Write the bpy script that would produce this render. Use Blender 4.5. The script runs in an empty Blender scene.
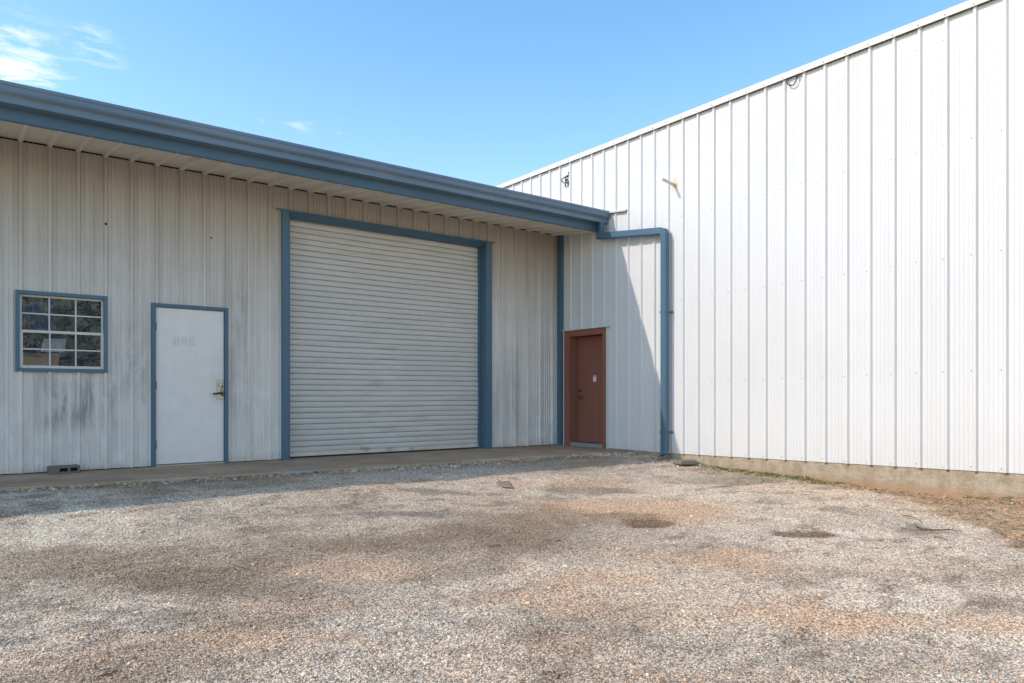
import bpy, math, random
import numpy as np
from mathutils import Vector
random.seed(7); rng = np.random.default_rng(11)
S = bpy.context.scene
COL = S.collection

# ------------------------------------------------------------------ camera constants
FPX, CX, HOR = 720.0, 512.0, 395.0
CAMZ = 0.97
TH = math.atan(547/720)
FW = np.array([math.sin(TH), math.cos(TH)]); RT = np.array([math.cos(TH), -math.sin(TH)])
CAM = np.array([-9.2626, -10.6706])

def G(px, py, z=-0.17):
    """photo point -> place on the ground (metres)"""
    dep = (CAMZ - z)*FPX/(py - HOR)
    p = CAM + dep*(FW + (px-CX)/FPX*RT)
    return p[0], p[1], dep

# ------------------------------------------------------------------ object helpers
WORLD = {}
def tag(o, label=None, cat=None, group=None, kind=None):
    if label: o['label'] = label
    if cat: o['category'] = cat
    if group: o['group'] = group
    if kind: o['kind'] = kind
    return o
def empty(name, loc, parent=None):
    o = bpy.data.objects.new(name, None); COL.objects.link(o)
    p = WORLD[parent.name] if parent else Vector((0, 0, 0))
    o.location = Vector(loc) - p; o.parent = parent
    o.empty_display_size = .2
    WORLD[o.name] = Vector(loc)
    return o

class MB:
    def __init__(s): s.v = []; s.f = []
    def add(s, vs, fs):
        n = len(s.v); s.v += [tuple(map(float, a)) for a in vs]; s.f += [tuple(n+i for i in f) for f in fs]; return s
    def box(s, x0, x1, y0, y1, z0, z1):
        x0, x1 = sorted((x0, x1)); y0, y1 = sorted((y0, y1)); z0, z1 = sorted((z0, z1))
        return s.add([(x0,y0,z0),(x1,y0,z0),(x1,y1,z0),(x0,y1,z0),(x0,y0,z1),(x1,y0,z1),(x1,y1,z1),(x0,y1,z1)],
              [(0,3,2,1),(4,5,6,7),(0,1,5,4),(1,2,6,5),(2,3,7,6),(3,0,4,7)])
    def loft(s, rings, closed=True, caps=True):
        n = len(rings[0]); vs = [p for r in rings for p in r]; fs = []
        for i in range(len(rings)-1):
            for j in range(n if closed else n-1):
                k = (j+1) % n
                fs.append((i*n+j, i*n+k, (i+1)*n+k, (i+1)*n+j))
        if caps and closed:
            fs.append(tuple(range(n-1, -1, -1))); fs.append(tuple((len(rings)-1)*n+j for j in range(n)))
        return s.add(vs, fs)
    def tube(s, pts, r, n=8, sx=1, sy=1, caps=True, r1=None):
        pts = [Vector(p) for p in pts]; rings = []
        for i, p in enumerate(pts):
            d = (pts[min(i+1, len(pts)-1)] - pts[max(i-1, 0)]).normalized()
            up = Vector((0,0,1)) if abs(d.z) < .95 else Vector((0,1,0))
            a = d.cross(up).normalized(); b = a.cross(d).normalized()
            t = i/(len(pts)-1); rr = r if r1 is None else r*(1-t)+r1*t
            rings.append([p + a*math.cos(2*math.pi*(k+.5)/n)*rr*sx + b*math.sin(2*math.pi*(k+.5)/n)*rr*sy for k in range(n)])
        return s.loft(rings, caps=caps)
    def build(s, name, m, parent=None, bevel=0, smooth=False):
        v = np.array(s.v); lo = v.min(0); hi = v.max(0)
        org = Vector(((lo[0]+hi[0])/2, (lo[1]+hi[1])/2, lo[2]))
        me = bpy.data.meshes.new(name)
        me.from_pydata([tuple(Vector(a)-org) for a in s.v], [], s.f); me.materials.append(m)
        me.validate()
        o = bpy.data.objects.new(name, me); COL.objects.link(o)
        p = WORLD[parent.name] if parent else Vector((0,0,0))
        o.parent = parent; o.location = org - p; WORLD[o.name] = org
        if bevel:
            b = o.modifiers.new('bevel', 'BEVEL'); b.width = bevel; b.segments = 2; b.limit_method = 'ANGLE'; b.angle_limit = math.radians(40)
        if smooth:
            for q in me.polygons: q.use_smooth = True
        return o

# ------------------------------------------------------------------ node helpers
class NT:
    def __init__(s, name):
        s.m = bpy.data.materials.new(name); s.m.use_nodes = True; s.t = s.m.node_tree; s.t.nodes.clear()
        s.out = s.n('ShaderNodeOutputMaterial'); s.b = s.n('ShaderNodeBsdfPrincipled')
        s.l(s.b.outputs[0], s.out.inputs[0])
    def n(s, typ, **k):
        o = s.t.nodes.new(typ)
        for a, b in k.items(): setattr(o, a, b)
        return o
    def l(s, a, b): s.t.links.new(a, b)
    def set(s, sock, v):
        if isinstance(v, bpy.types.NodeSocket): s.l(v, sock)
        else: sock.default_value = v
    def pos(s): return s.n('ShaderNodeNewGeometry').outputs['Position']
    def obj(s): return s.n('ShaderNodeTexCoord').outputs['Object']
    def scale(s, vec, sc):
        m = s.n('ShaderNodeMapping'); s.l(vec, m.inputs[0]); m.inputs['Scale'].default_value = sc; return m.outputs[0]
    def noise(s, vec, scale=1, detail=4, rough=.55, dist=0):
        o = s.n('ShaderNodeTexNoise'); s.l(vec, o.inputs['Vector']); o.inputs['Scale'].default_value = scale
        o.inputs['Detail'].default_value = detail; o.inputs['Roughness'].default_value = rough; o.inputs['Distortion'].default_value = dist
        return o.outputs['Fac']
    def ramp(s, fac, a, b, lo=0., hi=1.):
        o = s.n('ShaderNodeMapRange'); o.interpolation_type = 'SMOOTHSTEP'; s.l(fac, o.inputs[0])
        for i, v in enumerate((a, b, lo, hi)): o.inputs[i+1].default_value = v
        return o.outputs[0]
    def math(s, op, a, b=0.):
        o = s.n('ShaderNodeMath', operation=op); s.set(o.inputs[0], a); s.set(o.inputs[1], b); return o.outputs[0]
    def mix(s, f, a, b, mode='MIX'):
        o = s.n('ShaderNodeMix', data_type='RGBA', blend_type=mode); s.set(o.inputs[0], f)
        s.set(o.inputs[6], c4(a)); s.set(o.inputs[7], c4(b)); return o.outputs[2]
    def sep(s, v):
        o = s.n('ShaderNodeSeparateXYZ'); s.l(v, o.inputs[0]); return o.outputs
    def boxm(s, x, a, b, soft):
        return s.math('MULTIPLY', s.ramp(x, a-soft, a+soft), s.ramp(x, b-soft, b+soft, 1, 0))
    def bump(s, h, dist=.01, strength=1., normal=None):
        o = s.n('ShaderNodeBump'); s.l(h, o.inputs['Height']); o.inputs['Distance'].default_value = dist; o.inputs['Strength'].default_value = strength
        if normal: s.l(normal, o.inputs['Normal'])
        return o.outputs[0]
    def fin(s, col, rough=.5, spec=.5, metal=0., normal=None):
        s.set(s.b.inputs['Base Color'], c4(col)); s.set(s.b.inputs['Roughness'], rough)
        s.b.inputs['Specular IOR Level'].default_value = spec; s.b.inputs['Metallic'].default_value = metal
        if normal: s.l(normal, s.b.inputs['Normal'])
        return s.m
def c4(c): return c if isinstance(c, bpy.types.NodeSocket) else (tuple(c)+(1,))[:4]
def mul(c, k): return tuple(a*k for a in c)

def paint(name, base, dirt=(.25,.2,.15), amount=.35, rough=.42, streak=(14,14,.5), can=.0, spec=.4):
    t = NT(name); p = t.pos()
    a = t.noise(t.scale(p, streak), 1, 5, .6)
    b = t.noise(p, .7, 4, .6); c = t.noise(p, 35, 3, .6)
    f = t.math('MULTIPLY', t.ramp(a, .42, .8), t.ramp(b, .3, .75))
    f = t.math('MULTIPLY', f, amount)
    col = t.mix(t.ramp(b, .25, .75), mul(base, .93), mul(base, 1.05))
    col = t.mix(f, col, dirt)
    col = t.mix(t.math('MULTIPLY', t.ramp(c, .66, .76), amount*.7), col, dirt)
    nrm = None
    if can: nrm = t.bump(t.noise(t.scale(p, (2.3, 2.3, .8)), 1, 3, .5), can, 1)
    return t.fin(col, t.ramp(a, .2, .8, rough-.06, rough+.14), spec, 0, nrm)

# left workshop cladding : old off-white sheet, dust and painted shade near the eave, mildew under window and by the doors
t = NT('weathered_white_sheet'); p = t.pos(); X, Y, Z = t.sep(p)
st = t.noise(t.scale(p, (9, 9, .35)), 1, 6, .62); lg = t.noise(t.scale(p, (.5, .5, .8)), 1, 4, .6); fine = t.noise(t.scale(p, (40, 40, 3)), 1, 4, .6)
blot = t.noise(t.scale(p, (5, 5, 2.2)), 1, 6, .68, .4)
col = t.mix(t.ramp(lg, .3, .7), (.65,.60,.555), (.71,.665,.62))
dust_shade = t.math('MULTIPLY', t.ramp(t.math('ADD', Z, t.math('MULTIPLY', st, 1.6)), 2.4, 4.9), .75)
col = t.mix(dust_shade, col, (.33,.275,.21))  # brown eave dust, deepened to paint in the shade under the overhang
col = t.mix(t.math('MULTIPLY', t.ramp(st, .48, .8), .30), col, (.27,.235,.20))
wash = t.math('MULTIPLY', t.ramp(Z, .2, 1.9, 1, 0), t.ramp(blot, .42, .62))
col = t.mix(t.math('MULTIPLY', wash, .65), col, (.79,.765,.735))
m1 = t.math('MULTIPLY', t.boxm(X, -8.55, -7.75, .18), t.boxm(Z, .55, 1.24, .2))
m2 = t.math('MULTIPLY', t.boxm(X, -6.30, -5.95, .12), t.boxm(Z, .4, 2.6, .5))
m3 = t.math('MULTIPLY', t.boxm(X, -7.75, -7.3, .12), t.boxm(Z, .5, 2.0, .5))
m4 = t.math('MULTIPLY', t.boxm(X, -1.65, -.9, .15), t.boxm(Z, .2, 1.6, .5))
mm = t.math('ADD', t.math('ADD', m1, t.math('MULTIPLY', m2, .4)), t.math('ADD', t.math('MULTIPLY', m3, .55), t.math('MULTIPLY', m4, .4)))
mild = t.math('MULTIPLY', mm, t.ramp(t.math('MULTIPLY', t.math('ADD', blot, st), .5), .42, .62))
col = t.mix(t.math('MINIMUM', t.math('MULTIPLY', mild, 1.0), .8), col, (.22,.215,.20))
col = t.mix(t.math('MULTIPLY', t.ramp(fine, .5, .75), .16), col, (.35,.32,.28))
low = t.math('MULTIPLY', t.ramp(Z, .0, .16, 1, 0), t.ramp(blot, .4, .6))
col = t.mix(t.math('MULTIPLY', low, .45), col, (.36,.25,.17))
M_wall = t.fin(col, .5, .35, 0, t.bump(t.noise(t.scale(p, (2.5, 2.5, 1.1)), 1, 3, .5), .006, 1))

# warehouse cladding : clean white sheet
t = NT('bright_white_sheet'); p = t.pos(); X, Y, Z = t.sep(p)
st = t.noise(t.scale(p, (8, 8, .25)), 1, 5, .6); lg = t.noise(t.scale(p, (.4, .4, .5)), 1, 4, .6); sp = t.noise(p, 22, 2, .6); bl = t.noise(t.scale(p, (6, 6, 3)), 1, 6, .7)
cell = t.n('ShaderNodeTexWhiteNoise', noise_dimensions='1D')
t.l(t.math('FLOOR', t.math('DIVIDE', t.math('ADD', Y, .21), .906)), cell.inputs['W'])
col = t.mix(t.ramp(lg, .3, .7), (.61,.615,.615), (.645,.648,.645))
col = t.mix(t.math('MULTIPLY', cell.outputs['Value'], .22), col, (.54,.53,.505))
col = t.mix(t.math('MULTIPLY', t.ramp(st, .5, .85), .17), col, (.45,.44,.41))
col = t.mix(t.math('MULTIPLY', t.ramp(sp, .735, .77), .5), col, (.45,.42,.38))
lowf = t.math('MULTIPLY', t.ramp(Z, .05, .8, 1, 0), t.ramp(bl, .45, .62))
col = t.mix(t.math('MULTIPLY', lowf, .22), col, (.60,.56,.50))
r1 = t.math('MULTIPLY', t.boxm(Y, -2.96, -2.84, .04), t.boxm(Z, 4.32, 4.52, .07))
col = t.mix(t.math('MULTIPLY', r1, t.ramp(bl, .3, .6)), col, (.62,.40,.20))
M_white = t.fin(col, .42, .35, 0, t.bump(t.noise(t.scale(p, (2.2, 2.2, .9)), 1, 3, .5), .011, 1))

M_trimw = paint('white_trim', (.62,.60,.57), amount=.2)
M_blue = paint('blue_trim_paint', (.066,.138,.20), dirt=(.14,.16,.17), amount=.28, rough=.40)
M_gut = paint('weathered_blue_gutter', (.125,.20,.27), dirt=(.30,.31,.31), amount=.75, rough=.38, streak=(.5,14,14))
M_soff = paint('dusty_soffit', (.76,.70,.61), dirt=(.42,.36,.28), amount=.5, rough=.55, streak=(6,.8,1))
M_roof = paint('galvanised_roof', (.5,.5,.49), amount=.4, rough=.4)
M_shut = paint('shutter_curtain', (.565,.54,.505), dirt=(.24,.19,.14), amount=.5, rough=.45, streak=(1.2,1,11))
M_red = paint('oxide_red_paint', (.27,.105,.072), dirt=(.15,.07,.05), amount=.45, rough=.5)
M_vinyl = paint('white_vinyl', (.60,.58,.54), amount=.3, rough=.45)
M_steel = NT('worn_steel').fin((.42,.39,.35), .38, .5, .85)
M_dark = NT('black_void').fin((.012,.012,.012), .8, .2)
M_black = NT('black_rubber').fin((.03,.03,.03), .55, .4)
M_screw = NT('screw_zinc').fin((.42,.40,.38), .45, .5, .5)
M_paper = NT('notice_paper').fin((.78,.74,.74), .7, .2)
M_rust = paint('rusty_pipe', (.62,.58,.50), dirt=(.40,.24,.12), amount=.5)
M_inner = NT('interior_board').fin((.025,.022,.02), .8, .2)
M_card = paint('brown_cardboard', (.80,.55,.36), dirt=(.5,.3,.18), amount=.4, rough=.8)
M_skyrefl = NT('blue_sky_reflection').fin((.02,.05,.13), .5, .4)  # blue of the sky reflection, put on a sheet behind the glass

# personnel door leaf with ghost of removed lettering and sign
t = NT('white_door_leaf'); p = t.pos(); X, Y, Z = t.sep(p)
bl = t.noise(t.scale(p, (5, 5, 4)), 1, 6, .65); fn = t.noise(t.scale(p, (60, 60, 45)), 1, 4, .7)
col = t.mix(t.ramp(bl, .3, .7), (.74,.70,.66), (.79,.75,.71))
sm = None
for a, b, c, d in ((-.040,-.022,0,.10),(.010,.028,0,.10),(-.040,.028,-.006,.022),(-.035,.02,.045,.058),
      (.060,.078,0,.10),(.108,.126,0,.10),(.075,.11,.040,.058),
      (.158,.176,0,.10),(.158,.226,.085,.10),(.158,.215,.042,.058),(.158,.226,0,.016)):
    ch = t.math('MULTIPLY', t.boxm(X, -6.945+a, -6.945+b, .007), t.boxm(Z, 1.665+c, 1.665+d, .008))
    sm = ch if sm is None else t.math('MAXIMUM', sm, ch)
halo = t.math('MULTIPLY', t.boxm(X, -7.0, -6.70, .02), t.boxm(Z, 1.645, 1.785, .015))
sm = t.math('MAXIMUM', sm, t.math('MULTIPLY', halo, .28))
col = t.mix(t.math('MULTIPLY', sm, t.ramp(fn, .35, .55, .15, .6)), col, (.42,.41,.39))
o_ = t.math('MULTIPLY', t.boxm(X, -7.0, -6.68, .008), t.boxm(Z, 1.20, 1.58, .01)); i_ = t.math('MULTIPLY', t.boxm(X, -6.985, -6.695, .008), t.boxm(Z, 1.215, 1.565, .01))
col = t.mix(t.math('MULTIPLY', t.math('SUBTRACT', o_, i_), t.ramp(bl, .4, .65, 0, .35)), col, (.52,.51,.50))
hd = t.math('MULTIPLY', t.boxm(X, -6.50, -6.33, .05), t.boxm(Z, .75, 1.5, .15))
col = t.mix(t.math('MULTIPLY', hd, t.ramp(bl, .4, .65, 0, .35)), col, (.42,.38,.33))
kick = t.ramp(Z, .02, .3, 1, 0)
col = t.mix(t.math('MULTIPLY', kick, t.ramp(bl, .42, .62, 0, .3)), col, (.45,.40,.34))
M_leaf = t.fin(col, .5, .35, 0, t.bump(bl, .003, 1))

# glass : clear pane, fresnel gloss, slightly wavy
t = NT('window_glass'); t.t.nodes.remove(t.b)
tr = t.n('ShaderNodeBsdfTransparent'); gl = t.n('ShaderNodeBsdfGlossy'); mx = t.n('ShaderNodeMixShader'); fr = t.n('ShaderNodeFresnel')
tr.inputs[0].default_value = (.86,.88,.90,1); gl.inputs['Roughness'].default_value = .03
wv = t.noise(t.scale(t.pos(), (7, 7, 5)), 1, 3, .6, .8); bn = t.bump(wv, .05, 1)
t.l(bn, gl.inputs['Normal']); t.l(bn, fr.inputs['Normal']); fr.inputs[0].default_value = 1.5
t.l(fr.outputs[0], mx.inputs[0]); t.l(tr.outputs[0], mx.inputs[1]); t.l(gl.outputs[0], mx.inputs[2]); t.l(mx.outputs[0], t.out.inputs[0])
M_glass = t.m

# concretes
t = NT('brown_stained_concrete'); p = t.pos()
a = t.noise(p, 1.3, 6, .65); b = t.noise(p, 9, 5, .7); c = t.noise(p, 70, 3, .7)
col = t.mix(t.ramp(a, .3, .7), (.37,.235,.145), (.53,.365,.235)); col = t.mix(t.ramp(b, .45, .75, 0, .45), col, (.18,.15,.12))
col = t.mix(t.ramp(c, .55, .75, 0, .3), col, (.48,.44,.38))
M_slab = t.fin(col, .85, .25, 0, t.bump(t.math('ADD', t.math('MULTIPLY', c, .3), b), .008, 1))
t = NT('stained_foundation'); p = t.pos(); X, Y, Z = t.sep(p)
a = t.noise(t.scale(p, (5, 5, .5)), 1, 5, .6); b = t.noise(p, 6, 6, .7); c = t.noise(p, 60, 3, .7)
col = t.mix(t.ramp(a, .35, .65), (.52,.44,.34), (.41,.33,.24)); col = t.mix(t.ramp(b, .42, .62, 0, .7), col, (.33,.25,.165))
col = t.mix(t.ramp(a, .62, .72, 0, .7), col, (.55,.50,.43))
col = t.mix(t.math('MULTIPLY', t.ramp(t.math('ADD', Z, t.math('MULTIPLY', b, .16)), -.13, 0., .9, 0), t.ramp(c, .3, .7, .5, 1)), col, (.43,.25,.13))
M_found = t.fin(col, .88, .2, 0, t.bump(t.math('ADD', b, t.math('MULTIPLY', c, .6)), .03, 1))
t = NT('grey_block_concrete'); p = t.pos(); c = t.noise(p, 90, 4, .7)
M_block = t.fin(t.mix(t.ramp(c, .35, .65), (.14,.12,.10), (.25,.22,.19)), .9, .2, 0, t.bump(c, .006, 1))
t = NT('pale_concrete'); p = t.pos(); c = t.noise(p, 60, 4, .7)
M_pale = t.fin(t.mix(t.ramp(c, .35, .65), (.28,.24,.20), (.42,.38,.33)), .9, .2, 0, t.bump(c, .008, 1))
t = NT('dark_flat_rock'); c = t.noise(t.pos(), 30, 5, .7)
M_rock = t.fin(t.mix(t.ramp(c, .3, .7), (.22,.16,.135), (.32,.24,.20)), .9, .2, 0, t.bump(c, .006, 1))
M_twig = NT('dry_twig').fin((.16,.11,.075), .85, .2)
M_grassb = NT('grass_blade').fin((.12,.16,.035), .7, .2)
t = NT('dry_leaf'); wn_ = t.n('ShaderNodeTexNoise'); t.l(t.pos(), wn_.inputs['Vector']); wn_.inputs['Scale'].default_value = 38; wn_.inputs['Detail'].default_value = 1
M_litter = t.fin(t.mix(t.ramp(wn_.outputs['Fac'], .38, .62), (.13,.075,.04), (.52,.36,.20)), .8, .2)

# ------------------------------------------------------------------ numpy value noise
def vn(x, y, seed=0):
    xi = np.floor(x).astype(np.int64); yi = np.floor(y).astype(np.int64); fx = x-xi; fy = y-yi
    def h(a, b):
        n = (a*374761393 + b*668265263 + seed*982451653) & 0x7fffffff
        n = ((n ^ (n >> 13))*1274126177) & 0x7fffffff
        return ((n ^ (n >> 16)) & 0xffff)/65535.0
    u = fx*fx*(3-2*fx); v = fy*fy*(3-2*fy)
    return (h(xi,yi)*(1-u)+h(xi+1,yi)*u)*(1-v) + (h(xi,yi+1)*(1-u)+h(xi+1,yi+1)*u)*v
def fbm(x, y, s, seed=0, o=4):
    r = 0; a = 1; tt = 0
    for i in range(o):
        r = r + a*vn(x*s*2**i+17.3*i, y*s*2**i-9.1*i, seed+i); tt += a; a *= .55
    return r/tt
def sst(x, a, b):
    t = np.clip((x-a)/(b-a), 0, 1); return t*t*(3-2*t)

# slab edge : distance from the workshop wall
EX = np.array([-60, -9, -6, -4, -1, 0, 60.]); EW = np.array([1.42, 1.46, 1.70, 1.82, 1.88, 1.88, 1.88])
def edge(x): return np.interp(x, EX, EW)
HOLES = [(803,529,26,4.5,.035), (648,521,30,4.5,.03), (590,497,30,5,.02), (300,628,60,8,.02), (560,690,40,12,.02)]
def patchd(x, y, px, py, rx, ry, z=-.17):
    cx, cy, d = G(px, py, z); h = CAMZ-z
    rxm = rx*d/FPX; rym = ry*d*d/(FPX*h)
    ddx = x-cx; ddy = y-cy
    a = (ddx*RT[0]+ddy*RT[1])/rxm; b = (ddx*FW[0]+ddy*FW[1])/rym
    return np.exp(-(a*a+b*b)*.8)
def H(x, y):
    w = -y
    z = -.03 - .15*sst(w, 2.0, 4.6) - .02*sst(w, 6, 9)
    n = (fbm(x, y, .9, 3)-.5)*.05 + (fbm(x, y, 5, 5)-.5)*.022
    z = z + n*sst(w, 1.7, 3.2)*1.0 + n*.35
    for px, py, rx, ry, dp in HOLES: z = z - dp*patchd(x, y, px, py, rx, ry)
    soil = soilm(x, y)
    z = z + soil*(.01 + .06*(fbm(x, y, 4, 21)-.5) + .07*(fbm(x, y, 9, 23)-.5)) - .055*sst(x, -.9, -.1)*sst(w, 5.0, 6.3)*(1-sst(w, 7.1, 7.9)) + .025*sst(x, -.6, -.1)*sst(w, 7.3, 7.9)
    ins = sst(edge(x)-w, -.02, .05)
    z = z*(1-ins) + (-.13)*ins
    out = sst(x, .02, .1); z = z*(1-out) + (-.2)*out
    far = sst(np.hypot(x+8, y+6), 25, 60); z = z*(1-far) - .2*far
    return z
_sb = [G(a, b) for a, b in ((1100,568),(1024,545),(985,527),(940,513),(895,497),(850,488),(800,480),(755,474))]
SW = np.array([-b[1] for b in _sb][::-1]); SX = np.array([b[0] for b in _sb][::-1])
def soilm(x, y):
    w = -y; xb = np.interp(w, SW, SX) + (fbm(x, y, 2.2, 31)-.5)*.9
    return sst(x-xb, -.12, .12)*sst(w, 3.6, 4.6)*(x < .5)

TAN = (.76,.51,.335); DAMP = (.33,.24,.155); GRAV = (.73,.60,.46); SOIL = (.47,.315,.19); ORNG = (.50,.30,.16)
PATCH = [ # px,py,rx,ry, colour, strength
 (200,575,130,18,DAMP,.75),(30,562,70,12,DAMP,.6),(420,540,160,15,DAMP,.72),(570,514,75,10,DAMP,.8),(230,592,110,10,(.26,.19,.135),.4),
 (505,527,60,8,DAMP,.5),(330,552,140,12,DAMP,.3),
 (250,625,70,9,DAMP,.22),(100,640,60,6,DAMP,.25),(20,620,50,7,DAMP,.2),(450,470,200,7,DAMP,.5),(120,490,240,9,DAMP,.25),
 (640,507,75,7,TAN,1.1),(600,486,50,5,TAN,.6),(700,552,70,9,TAN,.8),(590,580,60,8,TAN,.75),(360,566,55,7,TAN,.7),(330,600,60,9,TAN,.4),
 (300,640,60,11,TAN,.7),(850,616,95,10,TAN,1.1),(760,610,80,10,TAN,.45),(560,605,80,10,TAN,.65),(560,650,60,10,TAN,.25),(700,590,120,18,TAN,.3),
 (700,520,70,9,TAN,.3),(860,555,90,14,TAN,.15),(930,570,60,9,TAN,.15),(360,655,80,12,TAN,.3),(620,560,60,8,TAN,.35),(205,650,120,8,TAN,.2),
 (803,529,26,3.9,(.27,.165,.095),.95),(648,521,27,3.9,(.28,.165,.095),.9),(625,515,40,3,(.3,.19,.12),.5),(590,490,45,3,(.25,.2,.16),.6),
 (410,515,60,2.5,(.2,.17,.15),.6),(430,495,30,2,(.2,.17,.15),.5),(730,640,150,9,DAMP,.25),(620,660,90,7,DAMP,.25),(880,660,90,10,DAMP,.2),(740,480,50,4,(.2,.2,.09),.35)]
def gcol(x, y):
    n1 = fbm(x, y, .8, 41); n2 = fbm(x, y, 3.2, 47, 5); n3 = fbm(x, y, 14, 53, 3)
    c = np.stack([np.full_like(x, k) for k in GRAV], -1)
    c = c*(0.74+.52*n1+.26*(n2-.5)*2+.20*(n3-.5)*2)[..., None]
    t1 = sst(fbm(x, y, .55, 61, 5), .50, .66)*.42
    c = c*(1-t1[..., None]) + np.array(TAN)*.95*t1[..., None]
    t2 = sst(fbm(x+4, y*1.6, 1.1, 67, 5), .55, .68)*.5
    c = c*(1-t2[..., None]) + np.array(DAMP)*t2[..., None]
    t3 = sst(fbm(x*1.0+9, y*1.8, 3.5, 77, 4), .62, .72)*.45   # small dark scuffs
    c = c*(1-t3[..., None]) + np.array((.20,.15,.11))*t3[..., None]
    xs = x + (fbm(x, y, 1.6, 71)-.5)*1.0; ys = y + (fbm(x, y, 1.6, 73)-.5)*1.0
    for px, py, rx, ry, pc, k in PATCH:
        sm = rx < 60 and ry < 4.6
        e = patchd(x+(fbm(x, y, 4, 75)-.5)*.28 if sm else xs, y+(fbm(x, y, 4, 76)-.5)*.25 if sm else ys, px, py, rx, ry)
        e = (sst(e, .25, .6) if sm else np.clip(e*1.35, 0, 1))*k*(.55+.9*n2); e = np.clip(e, 0, 1)[..., None]
        c = c*(1-e) + np.array(pc)*e
    w = -y
    eg = np.exp(-((w-edge(x)-.12)/.24)**2)*.62*(.4+n2)   # dirt collected along the slab edge
    c = c*(1-eg[..., None]) + np.array((.20,.155,.12))*eg[..., None]
    s = soilm(x, y); so = np.stack([np.full_like(x, k) for k in SOIL], -1)*(.25+.8*n2+.6*n3)[..., None]
    og = (sst(x, -.55, -.1)*sst(fbm(x, y, 1.5, 81), .3, .6)*sst(w, 4.8, 5.6)*.8)[..., None]
    so = so*(1-og) + np.array(ORNG)*og
    c = c*(1-s[..., None]) + so*s[..., None]
    return np.clip(c, .02, .9), s

# ------------------------------------------------------------------ ground sheet
def grid_axis(lo, hi, step, far):
    a = np.arange(lo, hi+step/2, step); g = step; L = [lo]; R = [hi]
    while L[-1] > -far: g *= 1.35; L.append(L[-1]-g)
    g = step
    while R[-1] < far: g *= 1.35; R.append(R[-1]+g)
    return np.concatenate([np.array(L[1:][::-1]), a, np.array(R[1:])])
gx = grid_axis(-13, .4, .04, 900); gy = grid_axis(-11, -.6, .04, 900)
XX, YY = np.meshgrid(gx, gy, indexing='ij'); ZZ = H(XX, YY); CC, SS = gcol(XX, YY)
nx, ny = len(gx), len(gy)
idx = np.arange(nx*ny).reshape(nx, ny)
quads = np.stack([idx[:-1,:-1], idx[1:,:-1], idx[1:,1:], idx[:-1,1:]], -1).reshape(-1, 4)
def fastmesh(name, v, f, col=None):
    me = bpy.data.meshes.new(name); k = f.shape[1]
    me.vertices.add(len(v)); me.vertices.foreach_set('co', v.astype(np.float32).ravel())
    me.loops.add(f.size); me.loops.foreach_set('vertex_index', f.astype(np.int32).ravel())
    me.polygons.add(len(f)); me.polygons.foreach_set('loop_start', np.arange(0, f.size, k, dtype=np.int32))
    me.polygons.foreach_set('loop_total', np.full(len(f), k, dtype=np.int32))
    me.update(calc_edges=True)
    if col is not None:
        at = me.color_attributes.new('tint', 'FLOAT_COLOR', 'POINT'); at.data.foreach_set('color', col.astype(np.float32).ravel())
    return me
v = np.stack([XX, YY, ZZ], -1).reshape(-1, 3); cc = np.concatenate([CC.reshape(-1, 3), 1-SS.reshape(-1, 1)], 1)
me = fastmesh('gravel_ground', v, quads, cc)
me.polygons.foreach_set('use_smooth', np.ones(len(me.polygons), bool))
t = NT('gravel_and_dirt'); p = t.pos()
at = t.n('ShaderNodeVertexColor', layer_name='tint')
def voro(scale, feat='F1'):
    o = t.n('ShaderNodeTexVoronoi', feature=feat); t.l(p, o.inputs['Vector']); o.inputs['Scale'].default_value = scale; return o
v1 = voro(62); v2 = voro(120); d1 = t.n('ShaderNodeSeparateColor'); t.l(v1.outputs['Color'], d1.inputs[0]); d2 = t.n('ShaderNodeSeparateColor'); t.l(v2.outputs['Color'], d2.inputs[0])
val = t.math('ADD', t.math('MULTIPLY', d1.outputs[0], .55), t.math('MULTIPLY', d2.outputs[0], .45))
val = t.ramp(val, .1, .95, .50, 1.55)
gap = t.ramp(v1.outputs['Distance'], .35, .75, 1., .55)
val = t.math('MULTIPLY', val, gap)
soilv = t.ramp(t.noise(p, 30, 7, .8), .32, .68, .45, 1.5)
fin = t.n('ShaderNodeMix', data_type='FLOAT'); t.l(at.outputs['Alpha'], fin.inputs[0]); t.l(soilv, fin.inputs[2]); t.l(val, fin.inputs[3])
cmb = t.n('ShaderNodeCombineColor')
for i in range(3): t.l(fin.outputs[0], cmb.inputs[i])
col = t.mix(1., at.outputs['Color'], cmb.outputs[0], 'MULTIPLY')
hh = t.math('SUBTRACT', t.math('MULTIPLY', t.noise(p, 55, 5, .7), 1.3), t.math('MULTIPLY', v1.outputs['Distance'], .9))
t.m = t.fin(col, .92, .15, 0, t.bump(hh, .012, .9))
M_ground = t.m
me.materials.append(M_ground)
ground = bpy.data.objects.new('ground', me); COL.objects.link(ground); tag(ground, kind='structure')

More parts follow.
